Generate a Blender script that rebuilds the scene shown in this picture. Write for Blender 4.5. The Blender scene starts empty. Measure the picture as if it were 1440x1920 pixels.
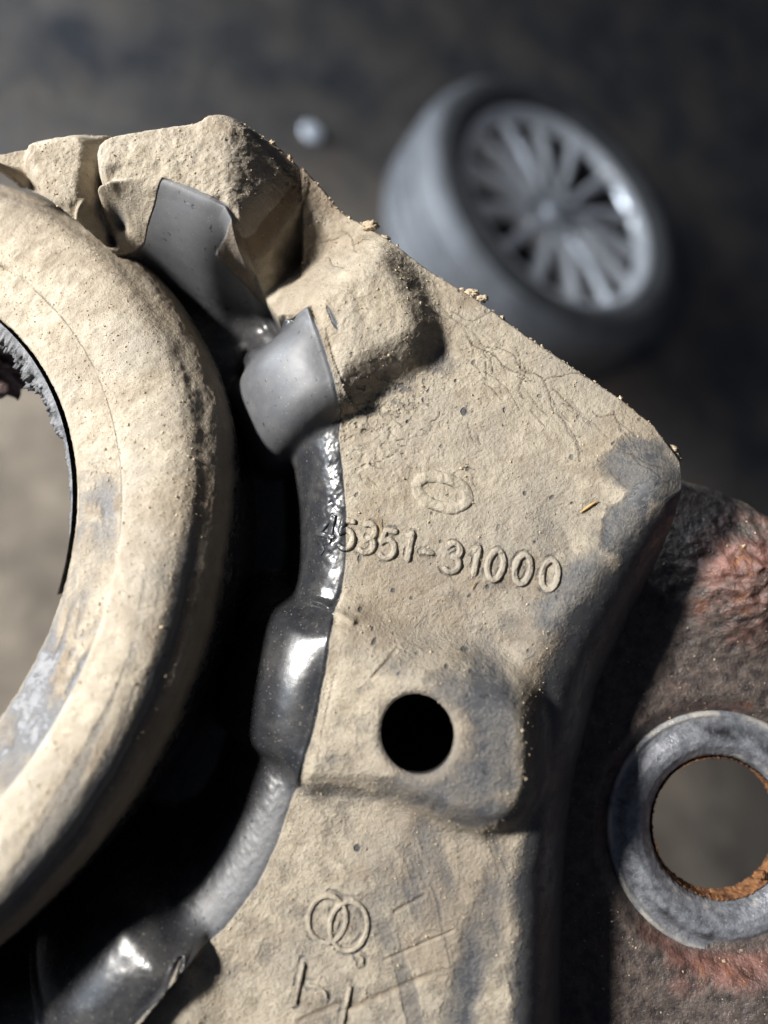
import bpy, math, random
import numpy as np
from mathutils import Matrix, Vector

# ------------------------------------------------------------------ camera, world, lamps, exposure
scene = bpy.context.scene
col = scene.collection
F = 1450.0            # focal length in photograph pixels (photograph 1440 x 1920)
D = 90.0              # mm from lens to the reference plane of the mount

ray = Vector((0.22, 0.394, -1.0)).normalized()
t_ = Vector((0.7, 0.7, 0.0)); t_ = (t_ - ray * t_.dot(ray)).normalized()
up_c = (ray * -0.55 + t_ * 0.835).normalized()          # the world's up seen from the camera
x_c = Vector((1, 0, 0)); x_c = (x_c - up_c * x_c.dot(up_c)).normalized()
y_c = up_c.cross(x_c)
RC = Matrix((x_c, y_c, up_c))                              # camera axes -> world
CAM_POS = Vector((0, 0, 0.205 - (RC @ Vector((0.22, 0.394, -1.0)) * 1.5).z))
CAM_M = Matrix.Translation(CAM_POS) @ RC.to_4x4()
MOUNT_M = CAM_M @ Matrix.Translation((0, 0, -D * 0.001))   # the held mount's own frame

cam_data = bpy.data.cameras.new('camera')
cam = bpy.data.objects.new('camera', cam_data)
col.objects.link(cam)
cam.matrix_world = CAM_M
cam_data.sensor_fit = 'VERTICAL'
cam_data.lens = 4.0
cam_data.sensor_height = 4.0 * 1920 / F
cam_data.sensor_width = 4.0 * 1440 / F
cam_data.clip_start = 0.005
cam_data.clip_end = 200
cam_data.dof.use_dof = True
cam_data.dof.focus_distance = 0.0895
cam_data.dof.aperture_fstop = 1.65
scene.camera = cam

world = bpy.data.worlds.new('World')
scene.world = world
world.use_nodes = True
bg = world.node_tree.nodes['Background']
bg.inputs['Color'].default_value = (0.62, 0.72, 1.0, 1)
bg.inputs['Strength'].default_value = 0.06

def lamp(name, loc_mm, target_mm, size, energy, color, shape='DISK', size_y=None):
    ld = bpy.data.lights.new(name, 'AREA')
    ld.shape = shape
    ld.size = size
    if size_y:
        ld.size_y = size_y
    ld.energy = energy
    ld.color = color
    o = bpy.data.objects.new(name, ld)
    col.objects.link(o)
    p = MOUNT_M @ (Vector(loc_mm) * 0.001)
    q = MOUNT_M @ (Vector(target_mm) * 0.001)
    o.location = p
    o.rotation_euler = (q - p).to_track_quat('-Z', 'Y').to_euler()
    return o

lamp('work_lamp', (-274, 144, 262), (-5, 0, 0), 0.052, 4.5, (1.0, 0.962, 0.905))
lamp('added_low_fill', (-1600, 1100, -350), (150, 100, -1350), 1.4, 92, (0.82, 0.90, 1.0), 'RECTANGLE', 0.7)  # added unseen lamp, brightens floor and wheel but not the mount's face
lamp('doorway_light', (-2300, 700, 1300), (200, 200, -900), 1.5, 30, (0.72, 0.84, 1.0), 'RECTANGLE', 1.2)

vs = scene.view_settings
vs.view_transform = 'Standard'
vs.look = 'None'
vs.exposure = 0.0
vs.gamma = 1.0
vs.use_curve_mapping = False
scene.cycles.use_denoising = True
scene.cycles.max_bounces = 6

# ------------------------------------------------------------------ small maths
rng = np.random.default_rng(7)
random.seed(7)

def z0f(y):
    return 0.15 * (16.0 - y)            # the plate leans: its lower end comes towards the lens

def P(px, py, h=0.0, tilt=True):
    """photo measurement -> mm in the mount's frame for a point h mm above the plate level"""
    y = (960 - py) * D / F
    z = h
    for _ in range(6):
        z = (z0f(y) if tilt else 0.0) + h
        y = (960 - py) * (D - z) / F
    return ((px - 720) * (D - z) / F, y, z)

def poly(pts, h=0.0, smooth=2):
    a = np.array([P(x, y, h)[:2] for x, y in pts])
    for _ in range(smooth):                       # corner cutting
        b = np.roll(a, -1, axis=0)
        a = np.stack([a * 0.75 + b * 0.25, a * 0.25 + b * 0.75], 1).reshape(-1, 2)
    return a

def sdf(X, Y, pts):
    """signed distance, negative inside"""
    shp = X.shape
    x = X.ravel(); y = Y.ravel()
    d2 = np.full(x.shape, 1e18)
    inside = np.zeros(x.shape, bool)
    n = len(pts)
    for i in range(n):
        ax, ay = pts[i]; bx, by = pts[(i + 1) % n]
        ex, ey = bx - ax, by - ay
        wx, wy = x - ax, y - ay
        t = np.clip((wx * ex + wy * ey) / (ex * ex + ey * ey + 1e-12), 0, 1)
        d2 = np.minimum(d2, (wx - ex * t) ** 2 + (wy - ey * t) ** 2)
        if ay != by:
            c = ((ay > y) != (by > y)) & (x < ex * (y - ay) / ey + ax)
            inside ^= c
    d = np.sqrt(d2)
    return np.where(inside, -d, d).reshape(shp)

def line_dist(X, Y, pts):
    d2 = np.full(X.shape, 1e18)
    for (ax, ay), (bx, by) in zip(pts[:-1], pts[1:]):
        ex, ey = bx - ax, by - ay
        wx, wy = X - ax, Y - ay
        t = np.clip((wx * ex + wy * ey) / (ex * ex + ey * ey + 1e-12), 0, 1)
        d2 = np.minimum(d2, (wx - ex * t) ** 2 + (wy - ey * t) ** 2)
    return np.sqrt(d2)

def _hash(ix, iy, seed):
    h = (ix.astype(np.int64) * 374761393 + iy.astype(np.int64) * 668265263 + seed * 1274126177) & 0xffffffff
    h = ((h ^ (h >> 13)) * 1274126177) & 0xffffffff
    h = h ^ (h >> 16)
    return (h & 0xffff) / 65535.0

def vnoise(x, y, seed=0):
    xi = np.floor(x); yi = np.floor(y)
    fx = x - xi; fy = y - yi
    fx = fx * fx * fx * (fx * (fx * 6 - 15) + 10); fy = fy * fy * fy * (fy * (fy * 6 - 15) + 10)
    a = _hash(xi, yi, seed); b = _hash(xi + 1, yi, seed)
    c = _hash(xi, yi + 1, seed); d = _hash(xi + 1, yi + 1, seed)
    return (a + (b - a) * fx) * (1 - fy) + (c + (d - c) * fx) * fy

def fbm(x, y, freq, octaves=4, seed=0, gain=0.5):
    s = np.zeros_like(x); amp = 1.0; tot = 0.0
    ang = 0.6
    for k in range(octaves):
        c, n = math.cos(ang * k), math.sin(ang * k)
        s += amp * vnoise((x * c - y * n) * freq + 37.1 * k, (x * n + y * c) * freq - 11.7 * k, seed + k)
        tot += amp; amp *= gain; freq *= 2.07
    return s / tot * 2 - 1

def sstep(a, b, x):
    t = np.clip((x - a) / (b - a), 0, 1)
    return t * t * (3 - 2 * t)

def smax(a, b, k):
    h = np.clip(0.5 + 0.5 * (a - b) / k, 0, 1)
    return b + (a - b) * h + k * h * (1 - h)

def gblur(a, sig):
    r = max(1, int(sig * 3)); k = np.exp(-0.5 * (np.arange(-r, r + 1) / sig) ** 2); k /= k.sum()
    p = np.pad(a, r, mode='edge'); out = np.zeros((p.shape[0], a.shape[1]))
    for i, w in enumerate(k):
        out += w * p[:, i:i + a.shape[1]]
    o2 = np.zeros_like(a)
    for i, w in enumerate(k):
        o2 += w * out[i:i + a.shape[0]]
    return o2

def quarter(d, w):
    t = np.clip(d / w, 0, 1)
    return 1 - np.sqrt(np.maximum(1 - t * t, 0))

def blob(X, Y, px, py, rx, ry, ang=0, h=0.0):
    """soft elliptical patch, sizes in photo pixels"""
    cx, cy, z = P(px, py, h)
    s = (D - z) / F
    c, n = math.cos(math.radians(ang)), math.sin(math.radians(ang))
    dx = (X - cx) / s; dy = -(Y - cy) / s
    u = (dx * c + dy * n) / rx; v = (-dx * n + dy * c) / ry
    return np.sqrt(u * u + v * v)

# ------------------------------------------------------------------ node helpers and materials
def new_mat(name):
    m = bpy.data.materials.new(name)
    m.use_nodes = True
    nt = m.node_tree
    b = nt.nodes['Principled BSDF']
    return m, nt, b

def nd(nt, typ, **kw):
    n = nt.nodes.new(typ)
    for k, v in kw.items():
        if k in n.inputs:
            n.inputs[k].default_value = v
        else:
            setattr(n, k, v)
    return n

def noise(nt, vec, scale, detail=4, rough=0.55):
    n = nt.nodes.new('ShaderNodeTexNoise')
    n.inputs['Scale'].default_value = scale
    n.inputs['Detail'].default_value = detail
    n.inputs['Roughness'].default_value = rough
    nt.links.new(vec, n.inputs['Vector'])
    return n.outputs['Fac']

def ramp(nt, fac, stops):
    r = nt.nodes.new('ShaderNodeValToRGB')
    e = r.color_ramp.elements
    while len(e) < len(stops):
        e.new(0.5)
    for el, (p, c) in zip(e, stops):
        el.position = p
        el.color = (*c, 1) if len(c) == 3 else c
    nt.links.new(fac, r.inputs['Fac'])
    return r.outputs['Color']

def mixc(nt, fac, a, b):
    m = nt.nodes.new('ShaderNodeMix'); m.data_type = 'RGBA'
    for s, v in ((m.inputs[0], fac), (m.inputs[6], a), (m.inputs[7], b)):
        if hasattr(v, 'is_output') or hasattr(v, 'links'):
            nt.links.new(v, s)
        else:
            s.default_value = v if not isinstance(v, tuple) else (*v, 1)
    return m.outputs[2]

def mth(nt, op, a, b=None, c=None, clamp=False):
    m = nt.nodes.new('ShaderNodeMath'); m.operation = op; m.use_clamp = clamp
    for s, v in zip(m.inputs, (a, b, c)):
        if v is None:
            continue
        if hasattr(v, 'links'):
            nt.links.new(v, s)
        else:
            s.default_value = v
    return m.outputs[0]

def attr(nt, name):
    a = nt.nodes.new('ShaderNodeAttribute'); a.attribute_name = name
    return a.outputs['Fac']

def gloss_in(b, v):
    b.inputs['Specular IOR Level'].default_value = v

def dusty_rubber(name, dust_a=(0.44, 0.388, 0.308), dust_b=(0.285, 0.247, 0.19), bare=(0.034, 0.037, 0.043), bare_rough=0.42):
    m, nt, b = new_mat(name)
    co = nt.nodes.new('ShaderNodeTexCoord').outputs['Object']
    n_big = noise(nt, co, 90, 5, 0.6)
    n_mid = noise(nt, co, 520, 5, 0.62)
    n_fine = noise(nt, co, 2600, 4, 0.7)
    n_grain = noise(nt, co, 6500, 2, 0.6)
    dust = attr(nt, 'dust')
    # coverage: attribute pushed about by the noise so that every edge breaks up into grains
    k = mth(nt, 'ADD', mth(nt, 'MULTIPLY', n_fine, 0.55), mth(nt, 'MULTIPLY', n_mid, 0.45))
    k = mth(nt, 'SUBTRACT', k, 0.5)
    cov = mth(nt, 'ADD', dust, mth(nt, 'MULTIPLY', k, 0.9))
    cov = mth(nt, 'MULTIPLY_ADD', cov, 1.4, -0.2, clamp=True)
    # dust colour
    dc = mixc(nt, ramp(nt, n_mid, [(0.32, (0, 0, 0)), (0.68, (1, 1, 1))]), dust_b, dust_a)
    dc = mixc(nt, ramp(nt, n_big, [(0.42, (0, 0, 0)), (0.66, (0.9, 0.9, 0.9))]), dc, (0.30, 0.268, 0.222))
    speck = ramp(nt, n_grain, [(0.3, (1, 1, 1)), (0.42, (0, 0, 0))])
    dc = mixc(nt, mth(nt, 'MULTIPLY', speck, 0.55), dc, (0.16, 0.125, 0.09))
    pale = ramp(nt, n_grain, [(0.64, (0, 0, 0)), (0.74, (1, 1, 1))])
    dc = mixc(nt, mth(nt, 'MULTIPLY', pale, 0.5), dc, (0.58, 0.50, 0.38))
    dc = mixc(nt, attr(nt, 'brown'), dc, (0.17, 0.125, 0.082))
    # bare rubber with a film of fine dust
    film = ramp(nt, n_mid, [(0.38, (0, 0, 0)), (0.75, (1, 1, 1))])
    fa = attr(nt, 'film')
    bc = mixc(nt, fa, (0.014, 0.015, 0.018), (0.10, 0.104, 0.114))
    bc = mixc(nt, mth(nt, 'MULTIPLY', mth(nt, 'MULTIPLY', film, 0.35), fa), bc, (0.15, 0.148, 0.145))
    smudge = ramp(nt, noise(nt, co, 210, 6, 0.7), [(0.45, (0, 0, 0)), (0.72, (1, 1, 1))])
    bc = mixc(nt, mth(nt, 'MULTIPLY', smudge, 0.16), bc, (0.24, 0.22, 0.19))
    sp2 = ramp(nt, noise(nt, co, 3900, 2, 0.5), [(0.66, (0, 0, 0)), (0.72, (1, 1, 1))])
    bc = mixc(nt, mth(nt, 'MULTIPLY', sp2, 0.4), bc, (0.34, 0.30, 0.25))
    pits = ramp(nt, noise(nt, co, 1500, 2, 0.5), [(0.28, (1, 1, 1)), (0.34, (0, 0, 0))])
    bc = mixc(nt, mth(nt, 'MULTIPLY', pits, 0.7), bc, (0.012, 0.012, 0.013))
    nt.links.new(mixc(nt, cov, bc, dc), b.inputs['Base Color'])
    crack = attr(nt, 'crack')
    colr = mixc(nt, crack, mixc(nt, cov, bc, dc), (0.045, 0.036, 0.028))
    nt.links.new(colr, b.inputs['Base Color'])
    rgh = mth(nt, 'MULTIPLY_ADD', cov, 0.45, mth(nt, 'MULTIPLY_ADD', n_mid, 0.22, mth(nt, 'MULTIPLY_ADD', fa, 0.34, 0.13)))
    nt.links.new(rgh, b.inputs['Roughness'])
    nt.links.new(mth(nt, 'MULTIPLY_ADD', cov, -0.38, 0.5), b.inputs['Specular IOR Level'])
    # relief
    hgt = mth(nt, 'ADD', mth(nt, 'MULTIPLY', n_fine, 1.0), mth(nt, 'MULTIPLY', n_grain, 0.45))
    hgt = mth(nt, 'ADD', hgt, mth(nt, 'MULTIPLY', n_mid, 0.9))
    hgt = mth(nt, 'MULTIPLY', hgt, mth(nt, 'MULTIPLY_ADD', cov, 0.95, 0.05))
    hgt = mth(nt, 'ADD', hgt, mth(nt, 'MULTIPLY', cov, 0.5))
    bp = nt.nodes.new('ShaderNodeBump')
    bp.inputs['Strength'].default_value = 0.7
    bp.inputs['Distance'].default_value = 0.00028
    nt.links.new(hgt, bp.inputs['Height'])
    nt.links.new(bp.outputs['Normal'], b.inputs['Normal'])
    return m

M_RUB = dusty_rubber('dusty_rubber')

def rusty_steel():
    m, nt, b = new_mat('rusty_steel')
    co = nt.nodes.new('ShaderNodeTexCoord').outputs['Object']
    n1 = noise(nt, co, 160, 6, 0.65)
    n2 = noise(nt, co, 700, 5, 0.65)
    n3 = noise(nt, co, 3000, 3, 0.6)
    red = attr(nt, 'red')
    k = mth(nt, 'ADD', red, mth(nt, 'MULTIPLY', mth(nt, 'SUBTRACT', n1, 0.5), 1.7))
    k = mth(nt, 'MULTIPLY_ADD', k, 2.2, -0.6, clamp=True)
    paint = mixc(nt, ramp(nt, n2, [(0.35, (0, 0, 0)), (0.7, (1, 1, 1))]), (0.036, 0.030, 0.029), (0.135, 0.105, 0.09))
    rust = mixc(nt, ramp(nt, n2, [(0.35, (0, 0, 0)), (0.66, (1, 1, 1))]), (0.06, 0.027, 0.02), (0.22, 0.105, 0.085))
    c = mixc(nt, k, paint, rust)
    org = ramp(nt, noise(nt, co, 420, 4, 0.6), [(0.56, (0, 0, 0)), (0.66, (1, 1, 1))])
    c = mixc(nt, mth(nt, 'MULTIPLY', org, mth(nt, 'MULTIPLY', k, 0.7)), c, (0.20, 0.075, 0.022))
    gr = ramp(nt, n3, [(0.66, (0, 0, 0)), (0.74, (1, 1, 1))])
    c = mixc(nt, mth(nt, 'MULTIPLY', gr, 0.6), c, (0.36, 0.29, 0.21))
    c = mixc(nt, attr(nt, 'dust'), c, (0.33, 0.26, 0.18))
    nt.links.new(c, b.inputs['Base Color'])
    nt.links.new(mth(nt, 'MULTIPLY_ADD', n2, 0.5, 0.2), b.inputs['Roughness'])
    bp = nt.nodes.new('ShaderNodeBump')
    bp.inputs['Strength'].default_value = 0.8
    bp.inputs['Distance'].default_value = 0.0005
    hgt = mth(nt, 'ADD', mth(nt, 'MULTIPLY', n2, 1.0), mth(nt, 'MULTIPLY', n3, 0.35))
    nt.links.new(hgt, bp.inputs['Height'])
    nt.links.new(bp.outputs['Normal'], b.inputs['Normal'])
    return m

def simple(name, c1, c2, scale, rough, metal=0.0, bump=0.0, bumpscale=None, detail=5):
    m, nt, b = new_mat(name)
    co = nt.nodes.new('ShaderNodeTexCoord').outputs['Object']
    n = noise(nt, co, scale, detail, 0.6)
    nt.links.new(ramp(nt, n, [(0.33, c1), (0.68, c2)]), b.inputs['Base Color'])
    b.inputs['Metallic'].default_value = metal
    nt.links.new(mth(nt, 'MULTIPLY_ADD', n, 0.25, rough - 0.12), b.inputs['Roughness'])
    if bump:
        bp = nt.nodes.new('ShaderNodeBump')
        bp.inputs['Strength'].default_value = 0.7
        bp.inputs['Distance'].default_value = bump
        nt.links.new(noise(nt, co, bumpscale or scale * 3, 5, 0.65), bp.inputs['Height'])
        nt.links.new(bp.outputs['Normal'], b.inputs['Normal'])
    return m

M_STEEL = rusty_steel()
def washer_mat():
    m, nt, b = new_mat('worn_zinc')
    co = nt.nodes.new('ShaderNodeTexCoord').outputs['Object']
    n = noise(nt, co, 900, 6, 0.7); n2 = noise(nt, co, 3500, 3, 0.6)
    c = ramp(nt, n, [(0.33, (0.10, 0.108, 0.125)), (0.68, (0.29, 0.30, 0.33))])
    c = mixc(nt, attr(nt, 'soot'), c, (0.02, 0.02, 0.024))
    c = mixc(nt, mth(nt, 'MULTIPLY', attr(nt, 'pale'), 0.8), c, (0.55, 0.52, 0.47))
    sp = ramp(nt, n2, [(0.63, (0, 0, 0)), (0.72, (1, 1, 1))])
    c = mixc(nt, mth(nt, 'MULTIPLY', sp, 0.5), c, (0.55, 0.56, 0.58))
    nt.links.new(c, b.inputs['Base Color'])
    b.inputs['Metallic'].default_value = 0.35
    nt.links.new(mth(nt, 'MULTIPLY_ADD', n, 0.4, 0.22), b.inputs['Roughness'])
    bp = nt.nodes.new('ShaderNodeBump'); bp.inputs['Strength'].default_value = 0.8; bp.inputs['Distance'].default_value = 0.00012
    nt.links.new(mth(nt, 'ADD', n, n2), bp.inputs['Height']); nt.links.new(bp.outputs['Normal'], b.inputs['Normal'])
    return m
M_WASHER = washer_mat()
M_RUST = simple('orange_rust', (0.07, 0.026, 0.010), (0.33, 0.15, 0.055), 900, 0.85, 0, 0.0003, 2200)
M_GRAIN = simple('dust_grain', (0.30, 0.23, 0.15), (0.55, 0.46, 0.34), 800, 0.9)
M_STRAW = simple('straw', (0.34, 0.20, 0.07), (0.50, 0.33, 0.14), 500, 0.7)
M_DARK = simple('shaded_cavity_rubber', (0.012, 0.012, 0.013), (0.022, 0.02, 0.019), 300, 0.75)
M_CRUMBLE = simple('perished_rubber', (0.03, 0.031, 0.034), (0.17, 0.17, 0.175), 650, 0.7, 0, 0.0006, 900)
M_OLDMETAL = simple('flaking_old_metal', (0.05, 0.03, 0.028), (0.36, 0.25, 0.24), 260, 0.4, 0.1, 0.0008, 420)

# ------------------------------------------------------------------ object helpers
def tag(o, label=None, cat=None, group=None, kind=None):
    if label: o['label'] = label
    if cat: o['category'] = cat
    if group: o['group'] = group
    if kind: o['kind'] = kind
    return o

def empty(name, matrix=None):
    o = bpy.data.objects.new(name, None)
    o.empty_display_size = 0.02
    col.objects.link(o)
    if matrix is not None:
        o.matrix_world = matrix
    return o

def mesh_obj(name, V, Fc, mat, parent=None, normals=None, attrs=None, smooth=True, scale=0.001):
    """V (n,3) array in mm, Fc (m,3|4) int array"""
    V = np.asarray(V, np.float32) * scale
    Fc = np.asarray(Fc, np.int32)
    me = bpy.data.meshes.new(name)
    k = Fc.shape[1]
    me.vertices.add(len(V)); me.vertices.foreach_set('co', V.ravel())
    me.loops.add(Fc.size); me.loops.foreach_set('vertex_index', Fc.ravel())
    me.polygons.add(len(Fc))
    me.polygons.foreach_set('loop_start', np.arange(0, Fc.size, k, dtype=np.int32))
    me.polygons.foreach_set('loop_total', np.full(len(Fc), k, np.int32))
    me.update(calc_edges=True)
    me.polygons.foreach_set('use_smooth', np.full(len(Fc), smooth))
    for nm, arr in (attrs or {}).items():
        a = me.attributes.new(nm, 'FLOAT', 'POINT')
        a.data.foreach_set('value', np.asarray(arr, np.float32).ravel())
    if normals is not None:
        me.normals_split_custom_set_from_vertices(np.asarray(normals, np.float32))
    me.materials.append(mat)
    o = bpy.data.objects.new(name, me)
    col.objects.link(o)
    if parent is not None:
        o.parent = parent
    return o

def grid_faces(ny, nx, wrap=False):
    i = np.arange(ny - 1)[:, None]; j = np.arange(nx if wrap else nx - 1)[None, :]
    j2 = (j + 1) % nx
    return np.stack([i * nx + j, i * nx + j2, (i + 1) * nx + j2, (i + 1) * nx + j], -1).reshape(-1, 4)

def lathe(prof, n, noise_fn=None, a0=0, a1=2 * math.pi):
    """prof (k,2) r,z -> V, F around z"""
    prof = np.asarray(prof, float)
    wrap = abs(a1 - a0 - 2 * math.pi) < 1e-6
    th = np.linspace(a0, a1, n, endpoint=not wrap)
    R = np.repeat(prof[:, 0][:, None], n, 1); Z = np.repeat(prof[:, 1][:, None], n, 1)
    T = np.repeat(th[None, :], len(prof), 0)
    if noise_fn:
        R, Z = noise_fn(R, Z, T)
    V = np.stack([R * np.cos(T), R * np.sin(T), Z], -1).reshape(-1, 3)
    return V, grid_faces(len(prof), n, wrap), R, Z, T

def resample(pts, step):
    pts = np.asarray(pts, float)
    seg = np.sqrt((np.diff(pts, axis=0) ** 2).sum(1)); s = np.concatenate([[0], np.cumsum(seg)])
    n = max(2, int(s[-1] / step) + 1)
    q = np.linspace(0, s[-1], n)
    return np.stack([np.interp(q, s, pts[:, k]) for k in range(pts.shape[1])], 1)

# ------------------------------------------------------------------ the place: floor
floor_mat, nt, b = new_mat('stained_floor')
co = nt.nodes.new('ShaderNodeTexCoord').outputs['Object']
n1 = noise(nt, co, 3.4, 6, 0.62); n2 = noise(nt, co, 7.0, 6, 0.65); n3 = noise(nt, co, 60, 4, 0.7)
c = ramp(nt, n1, [(0.38, (0.032, 0.035, 0.042)), (0.60, (0.10, 0.087, 0.073))])
c = mixc(nt, mth(nt, 'MULTIPLY', ramp(nt, n2, [(0.45, (0, 0, 0)), (0.72, (1, 1, 1))]), 0.6), c, (0.19, 0.163, 0.135))
c = mixc(nt, mth(nt, 'MULTIPLY', ramp(nt, n3, [(0.5, (0, 0, 0)), (0.8, (1, 1, 1))]), 0.3), c, (0.30, 0.285, 0.265))
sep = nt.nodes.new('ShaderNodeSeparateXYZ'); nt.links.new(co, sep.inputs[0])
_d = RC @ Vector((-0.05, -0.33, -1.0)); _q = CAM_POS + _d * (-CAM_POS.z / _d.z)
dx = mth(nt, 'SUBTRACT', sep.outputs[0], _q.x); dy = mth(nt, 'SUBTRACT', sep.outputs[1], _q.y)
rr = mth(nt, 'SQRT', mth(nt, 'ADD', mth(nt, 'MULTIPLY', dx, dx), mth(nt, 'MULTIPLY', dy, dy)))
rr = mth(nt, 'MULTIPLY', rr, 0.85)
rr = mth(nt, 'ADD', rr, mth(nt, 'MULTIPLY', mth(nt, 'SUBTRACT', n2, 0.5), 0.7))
mud = ramp(nt, rr, [(0.7, (1, 1, 1)), (1.0, (0, 0, 0))])  # pale brown patch below the mount: floor brightness put into the colour
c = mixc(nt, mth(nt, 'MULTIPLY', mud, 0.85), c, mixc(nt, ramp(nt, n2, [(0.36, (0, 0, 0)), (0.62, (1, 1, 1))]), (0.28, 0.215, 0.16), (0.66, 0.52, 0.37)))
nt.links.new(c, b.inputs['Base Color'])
nt.links.new(mth(nt, 'MULTIPLY_ADD', n2, 0.4, 0.4), b.inputs['Roughness'])
bp = nt.nodes.new('ShaderNodeBump'); bp.inputs['Strength'].default_value = 0.5; bp.inputs['Distance'].default_value = 0.004
nt.links.new(n3, bp.inputs['Height']); nt.links.new(bp.outputs['Normal'], b.inputs['Normal'])
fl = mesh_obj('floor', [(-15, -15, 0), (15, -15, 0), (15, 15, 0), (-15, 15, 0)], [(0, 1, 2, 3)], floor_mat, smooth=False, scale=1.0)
tag(fl, 'dark stained concrete workshop floor', kind='structure')

# ------------------------------------------------------------------ the mount: one relief surface, split into its parts
mount = empty('rubber_mount', MOUNT_M)
tag(mount, 'dust-caked black rubber mount with numbered plate, round bushing and rusty steel bracket', 'rubber mount')

SIL = [(-260, 330), (-120, 290), (0, 275), (50, 264), (120, 250), (190, 239), (280, 236), (368, 229), (384, 212), (410, 206), (440, 213),
       (492, 243), (550, 282), (600, 327), (650, 378), (692, 405), (745, 447), (800, 487), (900, 548), (1000, 622), (1100, 690),
       (1180, 744), (1240, 793), (1276, 848), (1306, 900)]
CREST = [(1255, 925), (1205, 965), (1150, 1035), (1062, 1150), (1005, 1240), (985, 1310), (982, 1450), (968, 1570), (948, 1640),
         (955, 1750), (950, 1920), (945, 2120)]
BOT = [(1312, 915), (1255, 1012), (1185, 1150), (1125, 1280), (1078, 1450), (1060, 1600), (1056, 1750), (1056, 1920), (1056, 2120)]

def inset(pts, k):
    a = np.array(pts, float); c = np.array([480, 1150.0])
    d = c - a; d /= np.linalg.norm(d, axis=1)[:, None]
    return [tuple(p) for p in a + d * k]

outer_crest = np.array([P(x, y)[:2] for x, y in inset(SIL, 17)] + [P(x, y)[:2] for x, y in CREST] + [(-60, -85), (-90, -85), (-90, 40)])
sil_mm = [P(x, y, -1.0)[:2] for x, y in SIL]
bot_mm = [P(x, y, -13.0)[:2] for x, y in BOT]
outer_ext = np.array(sil_mm + bot_mm + [(-60, -85), (-90, -85), (-90, 40)])
INNER = [(-260, 420), (-60, 410), (60, 430), (150, 420), (178, 370), (192, 334, 6), (250, 325, 6.5), (314, 336, 6.5), (345, 346, 6.5), (428, 384, 6), (447, 422, 4),
         (462, 480, 0), (484, 545, -3), (520, 600, -3), (550, 596, 0), (578, 568, 4.5), (602, 630, 4.5), (624, 700, 4.5), (637, 760, 3.5), (636, 820, 0.5), (643, 880), (650, 950), (650, 1040), (642, 1110),
         (627, 1150, 2), (612, 1260, 2.6), (592, 1360, 2.6), (558, 1478, 2), (545, 1502), (522, 1580), (482, 1660), (420, 1742), (345, 1812, 1),
         (336, 1806, 3.5), (312, 1860, 4), (250, 1925, 4), (180, 1990, 4), (60, 2060, 4), (-260, 2140, 4)]
inner_region = np.array([P(*q_)[:2] for q_ in INNER] + [(-60, -120), (120, -120), (120, 120), (-120, 120)])

PADS = {     # height, width of the slope, lobe height, outline
    'A': (7.0, 3.0, 7.0, [(178, 262), (280, 243), (372, 232), (390, 214), (430, 214), (490, 247), (535, 287), (510, 330), (468, 385), (450, 425),
                (428, 385), (345, 346), (314, 336), (250, 322), (186, 330)]),
    'L': (3.6, 3.0, 3.6, [(40, 268), (110, 255), (166, 248), (160, 330), (150, 390), (90, 385), (62, 330)]),
    'M': (9.0, 3.0, 9.0, [(-260, 330), (-120, 296), (-40, 285), (-22, 310), (-30, 380), (-260, 420)]),  # unseen lump added to cast shade on the plate's left end
    'B': (4.8, 5.4, 4.8, [(580, 565), (640, 520), (704, 473), (726, 479), (752, 520), (775, 572), (790, 615), (770, 645), (720, 664), (680, 690), (634, 735),
                (622, 700), (600, 630)]),
    'C': (5.4, 5.2, 3.4, [(626, 1160), (700, 1206), (780, 1242), (870, 1268), (945, 1284), (980, 1318), (988, 1400), (984, 1485), (940, 1538), (860, 1522), (790, 1490),
                (700, 1465), (620, 1462), (558, 1472), (590, 1360), (612, 1260)]),
    'D': (1.5, 4.0, 4.5, [(336, 1812), (345, 1850), (380, 1950), (360, 2080), (60, 2150), (180, 1990), (250, 1925), (312, 1860)]),
}
# lobes: (start, end of the pad's inner edge in photo px, reach in mm, end rounding in mm)
LOBES = {
    'A': ((170, 278), (456, 390), 8.0, 4.4, 0.3, 0.0),
    'B': ((577, 558), (641, 776), 13.5, 4.4, 0.9, 0.26),
    'C': ((630, 1146), (556, 1486), 13.0, 3.4, 0.5, 0.0),
    'D': ((342, 1782), (120, 2100), 15.0, 3.8, 0.8, 0.0),
}
def lobe_height(X, Y, k, h):
    a, b_, w, rs, bow, shear = LOBES[k]
    p0 = np.array(P(*a, h)[:2]); p1 = np.array(P(*b_, h)[:2])
    L = np.linalg.norm(p1 - p0); e = (p1 - p0) / L; n = np.array([e[1], -e[0]])
    if n[0] > 0: n = -n
    m = (p0 + p1) / 2
    s_ = (X - m[0]) * e[0] + (Y - m[1]) * e[1]; r_ = (X - m[0]) * n[0] + (Y - m[1]) * n[1]
    r_ = r_ - bow * (1 - (2 * s_ / L) ** 2) + 0.2
    s_ = s_ - shear * np.maximum(r_, 0)
    t = np.clip(r_ / w, 0, 1)
    z = z0f(Y) + h - 0.45 - (14.5 + h) * (0.7 * quarter(t, 1.0) + 0.3 * t * t) - 40 * np.maximum(r_ / w - 1, 0)
    z = z - 1.5 * np.clip(2 * s_ / 20.0, -1, 1) ** 2 * sstep(0, 3, r_) * (k in 'BCD')
    if k == 'A':
        z = z - 1.7 * np.clip((s_ - 0.25 * L) / 4.6, -0.8, 1.4) ** 2 * sstep(0, 4, r_)
    q_ = np.maximum(np.abs(s_) - (L / 2 - rs), 0)
    z = z - 7.0 * quarter(q_, rs) - 12 * np.maximum(q_ / rs - 1, 0)
    return np.where((r_ > -1.5) & (np.abs(s_) < L / 2 + 2.5), z, -99.0)
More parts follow.
